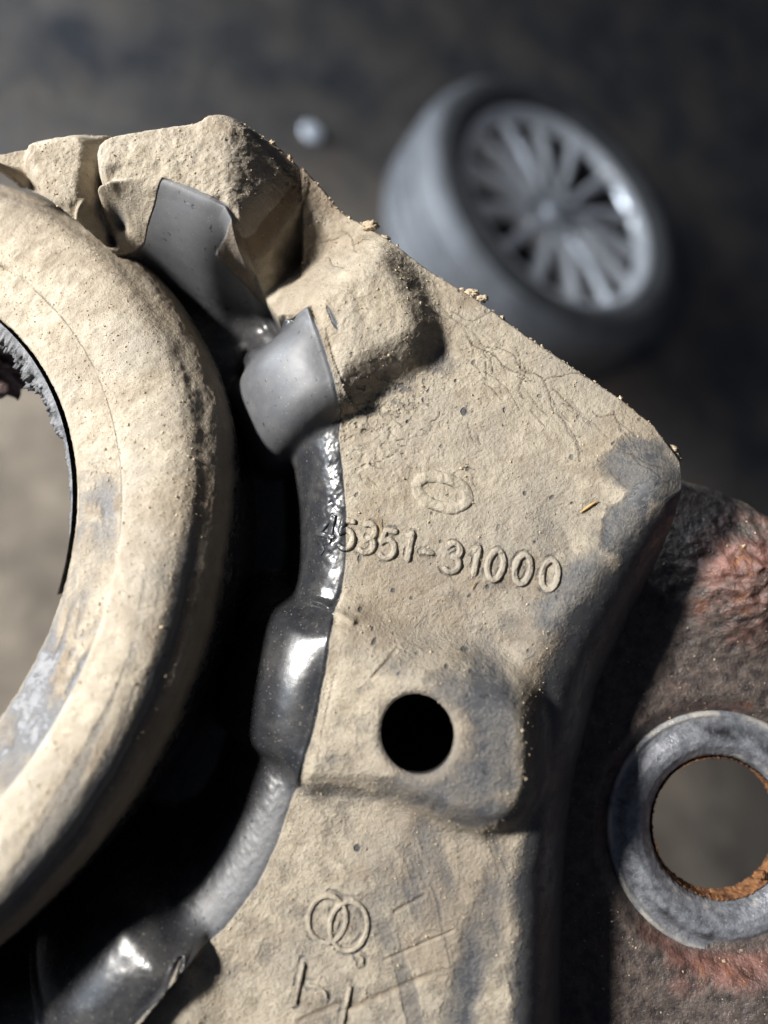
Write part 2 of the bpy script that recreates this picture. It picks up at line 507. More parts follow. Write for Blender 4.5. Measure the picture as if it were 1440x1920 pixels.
FILM = {'A': 1.0, 'L': 0.6, 'M': 0.6, 'B': 0.8, 'C': 0.06, 'D': 0.03}
pad_poly = {k: poly(v[3], v[2] * 0.8, 2) for k, v in PADS.items()}

RING_C = np.array([-70.0, -3.2])
RING_Z, RING_TX, RING_TY = 5.6, 0.10, -0.37                     # the bushing has sagged: it leans against the plate
RING_SX, RING_SY = 1 / math.sqrt(1 + RING_TX ** 2), 1 / math.sqrt(1 + RING_TY ** 2)
def ring_xyz(r, th, h):
    dx = r * np.cos(th) * RING_SX; dy = r * np.sin(th) * RING_SY
    return RING_C[0] + dx, RING_C[1] + dy, RING_Z + RING_TX * dx + RING_TY * dy + h
WEB_R = 53.6
crack_lines = []
def crack(p, n, heading, step=14, jit=0.5, width=1.0):
    pts = [P(*p)[:2]]; x, y = p; a = heading
    for _ in range(n):
        a += random.uniform(-jit, jit); a = heading + (a - heading) * 0.8
        st_ = step * random.uniform(0.5, 1.5); x += math.cos(a) * st_; y += math.sin(a) * st_
        pts.append(P(x, y)[:2])
    crack_lines.append((pts, width))
for q in [((850, 585), 22, 0.62, 13), ((930, 650), 18, 0.66, 13), ((1010, 705), 12, 0.9, 12), ((905, 655), 5, 1.3, 10),
          ((985, 690), 6, 1.15, 11), ((1110, 770), 6, 1.25, 11), ((1075, 815), 4, 1.35, 10),
          ((600, 440), 6, 0.2, 12), ((610, 470), 5, 0.9, 10), ((640, 420), 5, 0.7, 12), ((660, 455), 4, 0.3, 10)]:
    crack(*q, 0.75, 0.75)
for k in range(30):
    u_ = random.random()
    crack((850 + 330 * u_ + random.uniform(-40, 30), 590 + 230 * u_ + random.uniform(-15, 70)), random.randint(3, 8), random.choice([0.65, 1.25, 0.9]) + random.uniform(-.2, .2), 12, 0.38, random.uniform(0.5, 0.9))
for k in range(46):
    crack((random.uniform(640, 900), random.uniform(745, 900)), random.randint(1, 3), random.uniform(-0.4, 1.6), 9, 0.9, 0.7)

# strokes of the raised writing, in photo pixels: (points, half width)
def rot(pts, cx, cy, w, h, ang=11.0):
    c, s = math.cos(math.radians(ang)), math.sin(math.radians(ang))
    return [(cx + (u * w) * c - (-v * h) * s, cy + (u * w) * s + (-v * h) * c) for u, v in pts]
def arc(cx, cy, rx, ry, a0, a1, n=14):
    return [(cx + rx * math.cos(math.radians(a0 + (a1 - a0) * i / n)), cy + ry * math.sin(math.radians(a0 + (a1 - a0) * i / n))) for i in range(n + 1)]
GLYPH = {
    '4': [[(0.22, -0.5), (0.22, 0.5), (-0.42, -0.22), (0.48, -0.22)]],
    '5': [[(0.36, 0.47), (-0.22, 0.47), (-0.3, 0.02)] + arc(0, -0.17, 0.36, 0.32, 130, -150)],
    '3': [arc(-0.02, 0.24, 0.32, 0.25, 150, -80, 12) + arc(-0.02, -0.23, 0.37, 0.27, 80, -150, 14)],
    '1': [[(-0.16, 0.32), (0.08, 0.5), (0.08, -0.5)]],
    '0': [arc(0, 0, 0.36, 0.5, 0, 360, 26)],
    '-': [[(-0.3, 0.0), (0.3, 0.0)]],
}
TEXT = [('4', 611, 992), ('5', 649, 1002), ('3', 689, 1009), ('5', 727, 1020), ('1', 765, 1026), ('-', 803, 1036), ('3', 849, 1045), ('1', 890, 1053),
        ('0', 929, 1060), ('0', 980, 1067), ('0', 1030, 1077)]
WRITING = []      # name, label, strokes(px), half width px, height mm
for ch, cx, cy in TEXT:
    WRITING.append(('embossed_digit' if ch != '-' else 'embossed_hyphen', [rot(s, cx, cy, 40, 55) for s in GLYPH[ch]], 6.8, 0.42))
WRITING.append(('embossed_oval_logo', [rot(arc(0, 0, 1, 1, 0, 360, 40), 829, 923, 49, 27, 17)], 12.5, 0.30))
WRITING.append(('embossed_circle', [rot(arc(0, 0, 1, 1, 0, 360, 40), 614, 1722, 35, 44, 8)], 5.0, 0.34))
WRITING.append(('embossed_circle', [rot(arc(0, 0, 1, 1, 0, 360, 40), 654, 1735, 35, 46, 8)], 5.0, 0.34))
WRITING.append(('embossed_mark', [[(570, 1803), (562, 1840), (553, 1882)]], 4.2, 0.4))
WRITING.append(('embossed_mark', [[(657, 1848), (649, 1885), (640, 1925), (634, 1950)]], 4.2, 0.4))
WRITING.append(('embossed_mark', [[(580, 1846), (597, 1850), (611, 1862), (612, 1872)]], 3.6, 0.3))
WRITING.append(('embossed_mark', [[(672, 1790), (680, 1797), (679, 1806)]], 3.6, 0.3))
WRITING.append(('embossed_mark', [[(600, 1018), (604, 1032), (598, 1042)]], 3.4, 0.22))
stroke_mm = []
for nm, strokes, hw, hh in WRITING:
    stroke_mm.append([np.array([P(x, y)[:2] for x, y in s]) for s in strokes])

def smooth_height(X, Y):
    """clean moulded shape. returns z, winner piece, helper fields"""
    z0 = z0f(Y)
    d_in = np.maximum(sdf(X, Y, inner_region), 0)
    wob = 0.5 * fbm(X, Y, 0.35, 3, 5) + 0.22 * fbm(X, Y, 1.6, 3, 15)
    so = sdf(X, Y, outer_crest); se = sdf(X, Y, outer_ext) + wob * np.where(Y > 0.9 * X - 20, 0.9, 0.2)
    dc = np.maximum(so, 0); db = np.maximum(-se, 0)
    t = np.where(dc + db > 1e-6, dc / (dc + db + 1e-9), 0)
    plate = z0 - 15.0 * quarter(d_in, 7.4 + 1.6 * sstep(-20, -30, Y) - 3.8 * sstep(19, 23, Y) * (X > -22)) - 13.5 * t ** 2.1
    # channel between the first two pads lies lower and is hollow
    chan = np.exp(-(blob(X, Y, 590, 450, 80, 140, 25)) ** 2)
    plate = plate - 3.0 * chan
    plate = plate + 1.7 * np.exp(-blob(X, Y, 1212, 885, 78, 58, 15) ** 2)              # worn knob at the corner
    rimd = line_dist(X, Y, [P(x, y)[:2] for x, y in [(1215, 930), (1140, 1020), (1050, 1140), (985, 1240), (950, 1310)]])
    plate = plate + 0.9 * np.exp(-(rimd / 2.3) ** 2)                                    # rounded rim along the side
    plate = plate - 0.9 * np.exp(-blob(X, Y, 800, 1185, 150, 28, 14) ** 2)              # hollow above the bolt hole pad
    pk = sdf(X, Y, poly([(446, 420), (480, 372), (520, 325), (548, 314), (566, 335), (562, 380), (562, 430), (560, 500), (556, 582), (520, 620), (480, 650), (430, 560)], -4.0, 2))
    plate = plate - 14.0 * sstep(0.7, -0.9, pk)
    z = smax(plate, z0 - 14.0 + 0.0 * X, 2.0)
    sds = {}
    win = np.zeros(X.shape, int)
    for i, (k, (h, w_out, hl, _)) in enumerate(PADS.items()):
        d = sdf(X, Y, pad_poly[k]); sds[k] = d
        dd = np.maximum(d, 0)
        inn = sstep(-0.3, 0.5, sdf_in_cache(X, Y))
        crown = 0.5 * np.exp(np.minimum(d, 0) / 2.2)          # slightly crowned top
        hh_ = h + 0 * X
        if k == 'A':
            hh_ = h - 5.0 * sstep(-18.0, -11.0, X)
        if k == 'C':                                            # this pad swells towards its outer end
            hh_ = hl + (h - hl) * sstep(-6.0, 8.0, X)
        over = -13.5 * t ** 1.9
        pad = z0 + over + (hh_ + 1.0) * (1 - sstep(-0.30 * w_out, w_out, d)) - 1.0 - crown - 9.0 * np.maximum(d / w_out - 0.8, 0)
        low = z0 + hl - crown - 12 * quarter(dd, 3.2) - 10 * np.maximum(dd / 3.2 - 1, 0)
        pad = pad + (low - pad) * inn
        if k in LOBES:
            pad = smax(pad, lobe_height(X, Y, k, hl), 0.5)
        win = np.where(pad > z, i + 1, win)
        z = smax(pad, z, np.where(sdf_in_cache(X, Y) > 0.3, 0.3, 1.2))
    return z, win, d_in, t, so, se, sds

_cache = {}
def sdf_in_cache(X, Y):
    key = (X.shape, float(X.flat[0]), float(Y.flat[0]), float(X.flat[-1]))
    if key not in _cache:
        _cache[key] = sdf(X, Y, inner_region)
    return _cache[key]

def on_wall(x, y):
    return (blob(x, y, 455, 1640, 48, 260, 36) < 1) & (SD_IN > 0) & (SD_IN < 4.2)
STEP = 0.13
xs = np.arange(-50, 33.5, STEP); ys = np.arange(-66, 47.5, STEP)
GX, GY = np.meshgrid(xs, ys)
Z, WIN, D_IN, TT, SO, SE, SDS = smooth_height(GX, GY)
SD_IN = sdf_in_cache(GX, GY)
wb = sstep(0.1, 1.2, SD_IN)
Z = Z + (gblur(Z, 4.5) - Z) * wb
Z = Z + (gblur(Z, 9) - Z) * sstep(0.6, 2.0, SD_IN) * sstep(20, 24, GY)
RR = np.hypot((GX - RING_C[0]) / RING_SX, (GY - RING_C[1]) / RING_SY)

# ---- dust cover: 1 caked, 0 bare
edge_n = 0.35 * fbm(GX, GY, 0.8, 4, 21)
dust = 1 - sstep(-0.12, 0.16, SD_IN + edge_n * 0.35)
# mud runs down to the ring all round the first lobe, which is wiped clean
left_a = np.array([P(*q_)[:2] for q_ in [(-400, 100, 0), (318, 300, 5.5), (313, 336, 5.5), (290, 386, 4), (264, 446, -1), (232, 510, -9), (180, 620, -12), (-400, 700, -12)]])
dust = np.maximum(dust, sstep(0.2, -0.15, sdf(GX, GY, left_a) + 0.25 * edge_n) * (GY > P(300, 640)[1]))
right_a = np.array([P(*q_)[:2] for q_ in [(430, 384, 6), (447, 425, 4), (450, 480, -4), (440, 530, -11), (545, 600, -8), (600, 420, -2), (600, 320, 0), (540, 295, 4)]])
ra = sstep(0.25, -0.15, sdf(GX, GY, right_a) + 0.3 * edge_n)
dust = np.maximum(dust, ra * 0.62)  # dusty recess beside the lobe, thinned to paint in its shade
bevel = sstep(-0.06, 0.2, TT + 0.10 * fbm(GX, GY, 0.5, 4, 31)) * sstep(30, 10, GY - 0.0 * GX)       # rubbed clean along the bevelled side
bevel = np.where(GY < 0.95 * GX - 22 + 6, bevel, 0)
dust = dust * (1 - 0.88 * bevel)
n_a = fbm(GX, GY, 0.35, 5, 41); n_b = fbm(GX, GY, 0.9, 4, 51)
def rub(px, py, rx, ry, ang, amt, soft=0.35, h=0.0, nz=0.45):
    global dust
    e = blob(GX, GY, px, py, rx, ry, ang, h) + nz * n_a + 0.18 * n_b
    dust = dust * (1 - amt * (1 - sstep(1 - soft, 1 + soft, e)))
rub(1208, 885, 84, 58, 20, 0.72, 0.3, nz=0.3)
rub(1165, 985, 30, 70, 32, 0.7, 0.25)
rub(1075, 1110, 40, 110, 33, 0.65, 0.4)
rub(925, 1370, 52, 140, 0, 0.72, 0.5, 5.5)
rub(880, 1500, 70, 60, 0, 0.6, 0.4, 5.5)
rub(770, 1500, 60, 30, 10, 0.5, 0.35, 5.5)
rub(900, 1300, 90, 30, 10, 0.5, 0.4, 5.5)
rub(815, 1600, 20, 75, -28, 0.5, 0.45)
rub(905, 1760, 30, 170, 14, 0.55, 0.55)
rub(860, 1900, 30, 110, 14, 0.55, 0.5)
rub(760, 1700, 90, 60, -20, 0.25, 0.6)
rub(700, 1230, 70, 20, 15, 0.25, 0.6)
rub(1000, 1180, 60, 40, 0, 0.25, 0.6)
rub(640, 1480, 80, 16, 8, 0.45, 0.4)
rub(800, 650, 34, 30, 0, 0.55, 0.5, 4.0)
rub(820, 630, 22, 60, -25, 0.45, 0.5, 3.0)
rub(625, 600, 5, 26, -25, 0.9, 0.2, 4.0, 0.2)
rub(870, 772, 6, 8, 0, 1.0, 0.2, nz=0.1)
rub(670, 1590, 6, 6, 0, 1.0, 0.2, nz=0.1)
rub(700, 745, 60, 10, -15, 0.35, 0.4)
for _ in range(90):                                       # small knocks in the crust
    x, y = random.uniform(650, 1200), random.uniform(480, 1250)
    s = random.uniform(1.5, 4.5)
    rub(x, y, s, s * random.uniform(.6, 1.8), random.uniform(0, 90), random.uniform(.4, .8), 0.3, nz=0.2)
brown = 0.75 * sstep(0.25, 0.75, TT + 0.25 * n_a) * (GY < 0.95 * GX - 8)
brown = np.maximum(brown, 0.85 * ra * np.maximum(sstep(0.0, 1.0, SD_IN), sstep(1.5, 0.0, np.abs(SDS['A']) - 1.5) * (SDS['A'] > 0.8)))  # darkness of that recess painted in with brown
brown = np.maximum(brown, 0.6 * (1 - sstep(0.6, 1.3, blob(GX, GY, 590, 345, 75, 34, 40) + 0.3 * n_a)))
brown = np.maximum(brown, 0.35 * (1 - sstep(0.5, 1.2, blob(GX, GY, 860, 1700, 120, 160, 20) + 0.5 * n_a)))
brown = np.maximum(brown, 0.30 * (1 - sstep(0.5, 1.2, blob(GX, GY, 850, 1440, 140, 160, 20, 5) + 0.6 * n_a)))
big = fbm(GX, GY, 0.11, 4, 401, 0.6)
brown = np.maximum(brown, 0.34 * sstep(0.0, 0.45, big) + 0.22 * sstep(0.1, 0.5, fbm(GX * 0.6, GY * 1.3, 0.5, 4, 403)))
pz = np.exp(-(blob(GX, GY, 690, 745, 120, 55, -12)) ** 2) + 0.8 * np.exp(-(blob(GX, GY, 540, 330, 60, 45, 40, 2)) ** 2) + 0.5 * np.exp(-(blob(GX, GY, 815, 650, 40, 60, -20, 2)) ** 2)
dust = dust * (1 - 0.75 * np.clip(pz, 0, 1) * sstep(0.05, 0.35, fbm(GX, GY, 1.7, 3, 405)))
strk = fbm(GX * 0.9 + GY * 0.25, GY * 0.16 - GX * 0.05, 0.5, 4, 407)
dust = dust * (1 - 0.45 * sstep(0.05, 0.35, strk) * (1 - sstep(0.6, 1.3, blob(GX, GY, 860, 1760, 160, 260, 15))))
# ---- relief of the crust
caked = np.clip(dust, 0, 1)
lump = sstep(8, 32, GY - 0.55 * GX)                        # thicker, lumpier mud at the upper end
Z = Z + caked * (0.09 * fbm(GX, GY, 0.7, 5, 61, 0.6) + 0.065 * fbm(GX, GY, 2.6, 4, 71, 0.75)) \
      + caked * lump * (0.34 * fbm(GX, GY, 0.5, 5, 81, 0.6)) + 0.03 * fbm(GX, GY, 0.5, 3, 91)
# flakes below the second pad
fk = np.exp(-(blob(GX, GY, 690, 800, 130, 90, 0)) ** 2) * caked
Z = Z - fk * 0.22 * sstep(0.1, 0.5, fbm(GX, GY, 1.3, 4, 95)) * 1.0
# rippled rubber where the writing starts on the clean wall
wl = np.exp(-(blob(GX, GY, 610, 960, 45, 150, 0)) ** 2)
Z = Z + wl * (SD_IN > 0) * sstep(0, 0.6, SD_IN) * 0.24 * fbm(GX, GY, 0.8, 3, 101)
wl2 = np.exp(-(blob(GX, GY, 420, 1620, 60, 200, 38)) ** 2)
Z = Z + wl2 * 0.10 * fbm(GX, GY, 1.3, 3, 103)
# groove between column and first pad, mould seam beside the third pad
gx = line_dist(GX, GY, [P(x, y, 3)[:2] for x, y in [(195, 238), (182, 275), (170, 320), (168, 370), (175, 420)]])
Z = Z - 2.2 * np.exp(-(gx / 0.75) ** 2); dust = dust * (1 - 0.75 * np.exp(-(gx / 0.35) ** 2))
pit = blob(GX, GY, 205, 395, 22, 18, 40, 2)
Z = Z - 3.0 * np.exp(-pit ** 2); dust = dust * (1 - 0.9 * np.exp(-(pit * 1.1) ** 2))
seam = line_dist(GX, GY, [P(x, y, 1)[:2] for x, y in [(570, 1128), (600, 1133), (640, 1150), (662, 1162)]])
Z = Z + 0.55 * np.exp(-(seam / 0.35) ** 2)
crackm = np.zeros_like(Z)
for pts, wd in crack_lines:
    p = np.array(pts); lo = p.min(0) - 1; hi = p.max(0) + 1
    j0, j1 = np.searchsorted(xs, [lo[0], hi[0]]); i0, i1 = np.searchsorted(ys, [lo[1], hi[1]])
    if i1 <= i0 or j1 <= j0: continue
    sx, sy = GX[i0:i1, j0:j1], GY[i0:i1, j0:j1]
    n = 0.10 * fbm(sx, sy, 2.5, 2, 5)
    d = line_dist(sx + n, sy - n, pts)
    m = np.exp(-(d / (0.075 * wd)) ** 2)
    crackm[i0:i1, j0:j1] = np.maximum(crackm[i0:i1, j0:j1], m * (0.85 + 0.5 * fbm(sx, sy, 1.0, 2, 8)))
    Z[i0:i1, j0:j1] -= 0.08 * np.exp(-(d / (0.11 * wd)) ** 2)
# scuffs near the bottom marks: shallow scratches
for (a, bq, wd) in [((650, 1893), (810, 1825), 0.30), ((560, 1915), (640, 1880), 0.25), ((740, 1710), (795, 1680), 0.18), ((720, 1800), (850, 1745), 0.12), ((700, 1255), (745, 1205), 0.15)]:
    d = line_dist(GX, GY, [P(*a)[:2], P(*bq)[:2]])
    Z -= 0.18 * np.exp(-(d / wd) ** 2); brown = np.maximum(brown, 0.6 * np.exp(-(d / wd) ** 2))
# rub marks along the edges of the raised writing
for sm in stroke_mm:
    for s in sm:
        lo = s.min(0) - 1.5; hi = s.max(0) + 1.5
        j0, j1 = np.searchsorted(xs, [lo[0], hi[0]]); i0, i1 = np.searchsorted(ys, [lo[1], hi[1]])
        sx, sy = GX[i0:i1, j0:j1], GY[i0:i1, j0:j1]
        d = line_dist(sx, sy, s)
        n = sstep(-0.3, 0.5, fbm(sx, sy, 0.9, 3, 33))
        dust[i0:i1, j0:j1] *= 1 - 0.6 * n * np.exp(-((d - 0.46) / 0.17) ** 2)

# ---- the bolt hole through the third pad
HC = P(783, 1382, 5.5); HR = 69 * (D - HC[2]) / F
hd = np.hypot((GX - HC[0]), (GY - HC[1]) * 0.94)
near = np.abs(hd - HR) < STEP * 0.75
fac = np.where(near, HR / np.maximum(hd, 1e-6), 1.0)
GXs = HC[0] + (GX - HC[0]) * fac; GYs = HC[1] + (GY - HC[1]) * fac
Z = Z - 0.5 * np.exp(-np.maximum(hd - HR, 0) / 0.35) * (hd < HR + 3)
dust = dust * (1 - 0.5 * np.exp(-np.maximum(hd - HR, 0) / 0.25) * (hd < HR + 2))

film = np.full_like(Z, 0.1)
film = np.where(on_wall(GX, GY), 0.9, film)
for i, k in enumerate(PADS):
    film = np.where((WIN == i + 1), FILM[k], film)
film = np.where(SD_IN < 0, 0.5, gblur(film, 5))
gy_, gx_ = np.gradient(Z, STEP, STEP)
NRM = np.stack([-gx_, -gy_, np.ones_like(Z)], -1); NRM /= np.linalg.norm(NRM, axis=-1, keepdims=True)

def region_face(mask):
    return mask[:-1, :-1]
keep = (SE < 0) & (RR > WEB_R - 1.2) & (hd > HR - STEP * 0.6)
kf = keep[:-1, :-1] & keep[1:, :-1] & keep[:-1, 1:] & keep[1:, 1:]
ny, nx = Z.shape
allF = grid_faces(ny, nx).reshape(ny - 1, nx - 1, 4)
on_dust = SD_IN < 0
region = np.where(on_dust, 1, 2)                     # 1 plate, 2 rubber web with its walls
region = np.where((TT > 0.06) & on_dust & (GY < 0.95 * GX - 10), 3, region)   # skirt
names = list(PADS)
for i, k in enumerate(names):
    region = np.where((WIN == i + 1) & on_dust & (SDS[k] < (1.5 if k in 'LM' else 99)), 10 + i, region)
    region = np.where((WIN == i + 1) & ~on_dust, 20 + i, region)
rf = region_face(region)
VALL = np.stack([GXs, GYs, Z], -1).reshape(-1, 3)
def cut(name, ids, parent=mount, mat=M_RUB):
    f = allF[kf & np.isin(rf, ids)].reshape(-1, 4)
    if len(f) == 0: return None
    u, inv = np.unique(f, return_inverse=True)
    return mesh_obj(name, VALL[u], inv.reshape(-1, 4), mat, parent, NRM.reshape(-1, 3)[u],
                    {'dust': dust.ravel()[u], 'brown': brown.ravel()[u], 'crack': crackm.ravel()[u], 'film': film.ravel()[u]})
plate_o = cut('support_plate', [1])
web_o = cut('rubber_web', [2])
skirt_o = cut('plate_skirt', [3])
tag(skirt_o, 'dark rubbed side of the plate falling to the steel bracket')
pad_labels = {'A': 'mud-caked pad at the top corner', 'L': 'narrow muddy pad beside a deep groove', 'M': 'added raised lump past the narrow pad, casting shade', 'B': 'rounded dusty pad above the oval logo',
              'C': 'dusty pad with a round bolt hole', 'D': 'dusty pad below the circle marks'}
lobe_labels = {'B': 'smooth black rubber lobe under the rounded pad', 'A': 'grey rubber lobe under the mud-caked pad', 'C': 'glossy black lobe beside the bolt hole pad',
               'D': 'shiny black rubber lobe near the circle marks', 'L': 'small lobe', 'M': 'small lobe'}
pads = {}
for i, k in enumerate(names):
    pads[k] = tag(cut('raised_pad', [10 + i]), pad_labels[k])
    o = cut('rubber_lobe', [20 + i], pads[k])
    if o and k not in 'LM': tag(o, lobe_labels[k])

# wall and floor of the bolt hole
# ---- raised writing, draped over the relief
def sample(F_, x, y):
    fx = (x - xs[0]) / STEP; fy = (y - ys[0]) / STEP
    j = np.clip(fx.astype(int), 0, nx - 2); i = np.clip(fy.astype(int), 0, ny - 2)
    u = fx - j; v = fy - i
    return (F_[i, j] * (1 - u) + F_[i, j + 1] * u) * (1 - v) + (F_[i + 1, j] * (1 - u) + F_[i + 1, j + 1] * u) * v
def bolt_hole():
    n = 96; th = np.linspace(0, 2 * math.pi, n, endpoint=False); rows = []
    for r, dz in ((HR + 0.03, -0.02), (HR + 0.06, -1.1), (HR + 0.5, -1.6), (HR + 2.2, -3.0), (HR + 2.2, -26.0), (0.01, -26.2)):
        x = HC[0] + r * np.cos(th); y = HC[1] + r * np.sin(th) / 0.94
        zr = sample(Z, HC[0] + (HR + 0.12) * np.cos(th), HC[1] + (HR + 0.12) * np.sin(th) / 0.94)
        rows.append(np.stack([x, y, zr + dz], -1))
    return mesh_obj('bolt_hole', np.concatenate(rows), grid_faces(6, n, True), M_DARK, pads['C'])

bolt_hole()
for (nm, strokes, hw, hh), sm in zip(WRITING, stroke_mm):
    Vs, Fs, off = [], [], 0; dd = []
    for s in sm:
        closed = np.hypot(*(s[0] - s[-1])) < 0.05
        p = resample(s, 0.09)
        tg = np.gradient(p, axis=0)
        if closed:
            tg[0] = tg[-1] = p[1] - p[-2]
        tg /= np.linalg.norm(tg, axis=1)[:, None] + 1e-9
        nr = np.stack([-tg[:, 1], tg[:, 0]], 1)
        w = hw * (D - 2) / F
        wv = w * (1 + 0.14 * fbm(p[:, 0], p[:, 1], 1.4, 2, 77))
        us = np.linspace(-1, 1, 13)
        endr = np.ones(len(p))
        if not closed:
            s_ = np.arange(len(p)) * 0.09; e = np.minimum(s_, s_[-1] - s_)
            endr = np.sqrt(np.clip(1 - np.clip(1 - (e + 0.05) / w, 0, 1) ** 2, 0.02, 1))
        Xs = p[:, 0][:, None] + nr[:, 0][:, None] * us * (wv * endr)[:, None]
        Ys = p[:, 1][:, None] + nr[:, 1][:, None] * us * (wv * endr)[:, None]
        prof = hh * np.clip(1.05 - np.abs(us) ** 3.2 * 1.25, -0.2, 1)
        Zs = sample(Z, Xs, Ys) + prof[None, :] * (0.85 + 0.3 * fbm(Xs, Ys, 1.2, 2, 9)) * np.clip(endr, 0.3, 1)[:, None] + 0.04 * fbm(Xs, Ys, 3.0, 2, 19)
        Vs.append(np.stack([Xs, Ys, Zs], -1).reshape(-1, 3))
        Fs.append(grid_faces(len(p), 13) + off); off += len(p) * 13
        base = sample(dust, Xs, Ys) * 0 + (1 - sstep(-0.12, 0.16, sample(SD_IN, Xs, Ys)))
        edge = np.abs(us)[None, :] ** 3
        worn = 0.8 if nm == 'embossed_mark' else 0.5 if nm == 'embossed_circle' else 0.55  # edge wear; on the small marks their shadow is put into the dust
        nn = sstep(-0.35, 0.35, fbm(Xs, Ys, 1.1, 3, 44))
        dd.append((base * (1 - worn * edge * nn)).ravel())
    Vc = np.concatenate(Vs)
    o = mesh_obj(nm, Vc, np.concatenate(Fs)[:, ::-1], M_RUB, plate_o, None, {'dust': np.concatenate(dd), 'brown': np.zeros(len(Vc)), 'crack': np.zeros(len(Vc)), 'film': np.full(len(Vc), 0.25)})

# ------------------------------------------------------------------ bushing ring
prof = [(41.0, -19), (39.4, -12), (38.2, -8), (37.2, -4.5), (36.75, -2.9), (36.8, -2.4), (37.2, -2.0), (38.4, -1.75), (40.0, -1.4), (41.6, -1.05), (42.2, -0.95), (42.45, -0.9), (42.75, -0.25),
        (44.2, 0.25), (45.8, 0.45), (47.4, 0.3), (48.7, -0.15), (49.6, -0.9), (50.2, -1.8), (50.8, -2.5), (51.4, -3.2), (52.1, -4.5), (52.7, -6.5), (53.1, -9), (53.4, -14), (53.6, -22), (53.8, -42)]
prof = np.array(prof)
q = resample(prof, 0.16)
kern = np.ones(5) / 5                                   # soften the polyline
for c_ in range(2):
    q[2:-2, c_] = np.convolve(q[:, c_], kern, 'valid')
NA = 2200
def ring_surface(a0, a1, n):
    th = np.linspace(a0, a1, n, endpoint=False)
    T = np.repeat(th[None, :], len(q), 0)
    R = np.repeat(q[:, 0][:, None], n, 1); Zr = np.repeat(q[:, 1][:, None], n, 1)
    return R, Zr, T
R, Zr, T = ring_surface(0, 2 * math.pi, NA)
arcx = T * 47.0; arcl = np.repeat(np.concatenate([[0], np.cumsum(np.hypot(*np.diff(q, axis=0).T))])[:, None], NA, 1)
# periodic enough: the seam of the noise lies far outside the picture
TH = np.where(T > math.pi, T - 2 * math.pi, T); arcx = TH * 47.0
nz1 = fbm(arcx, arcl, 0.45, 5, 111, 0.58); nz2 = fbm(arcx, arcl, 2.2, 3, 121); nz3 = fbm(arcx * 0.25, arcl, 0.5, 4, 131)
deg = np.degrees(TH)
upper = sstep(-8, 22, deg)
rdust = np.ones_like(R)
rdust *= 1 - 0.9 * sstep(51.9, 53.1, R + 0.5 * nz1) * sstep(-3.5, -7.5, Zr)          # clean black below the flank
rdust *= 1 - 0.9 * sstep(-3.0, -3.8, Zr) * (R < 42)                                  # bore
groove = np.exp(-((R - 49.8 - 0.3 * nz1) / 0.75) ** 2) * sstep(12, -6, deg)
rdust *= 1 - 0.97 * groove
rdust *= 1 - 0.55 * np.exp(-((R - 49.7) / 1.3) ** 2) * sstep(-22, -40, deg) * sstep(-0.4, 0.3, nz3)
lipb = (R > 37.2) & (R < 42.4)
worn = np.maximum(sstep(-9, -14, deg + 5 * nz3) * sstep(-42, -30, deg), np.exp(-((deg - 5) / 6.5) ** 2) * 0.9)
rdust = np.where(lipb, rdust * (1 - 0.8 * worn * sstep(-0.25, 0.45, fbm(arcx * 0.8, arcl * 1.2, 0.35, 4, 141) + 0.2)), rdust)
rbrown = np.where(lipb, 0.6 * worn * sstep(-0.2, 0.4, fbm(arcx, arcl, 0.4, 4, 151)), 0)
rbrown = np.maximum(rbrown, 0.55 * sstep(50.9, 52.2, R))
rdust *= 1 - 0.35 * np.exp(-((deg + 4) / 3.0) ** 2) * np.exp(-((R - 48) / 1.6) ** 2)
streak = fbm(arcx * 0.12 + arcl * 0.8, arcl * 0.55 - arcx * 0.03, 0.55, 4, 145)
rdust *= 1 - 0.5 * sstep(0.02, 0.4, streak) * sstep(6, -18, deg) * (R < 51)
rbrown = np.maximum(rbrown, 0.35 * sstep(-0.05, 0.4, fbm(arcx * 0.2, arcl, 0.4, 4, 147)) * sstep(0, -18, deg))
rbrown = np.maximum(rbrown, 0.30 * sstep(-0.15, 0.4, fbm(arcx, arcl, 0.22, 5, 149, 0.6)) + 0.22 * sstep(46.5, 51, R))
rcrack = np.exp(-((R - 42.45 - 0.1 * nz2) / 0.10) ** 2) * sstep(-0.5, 0.1, fbm(arcx, arcl * 0, 0.3, 3, 161)) * sstep(-2, 3, deg) * 0.8
Zr = Zr + (0.10 * nz1 + 0.05 * nz2) * np.clip(rdust, 0.15, 1) + upper * 0.16 * nz1
R = R + 0.06 * nz1 + np.where(Zr < -1.8, (R < 37.9) * (0.10 * nz1 + 0.08 * nz2), 0)
R = R + 1.7 * upper * sstep(44, 49.5, R) * (1 - sstep(-7, -14, Zr))
X, Y, Zw = ring_xyz(R, T, Zr)
V = np.stack([X, Y, Zw], -1).reshape(-1, 3)
ring = mesh_obj('bushing_ring', V, grid_faces(len(q), NA, True)[:, ::-1], M_RUB, mount, None, {'dust': rdust, 'brown': rbrown, 'crack': rcrack, 'film': np.where(R > 52, 0.0, 0.8)})
tag(ring, 'thick dusty rubber ring around the open bore')

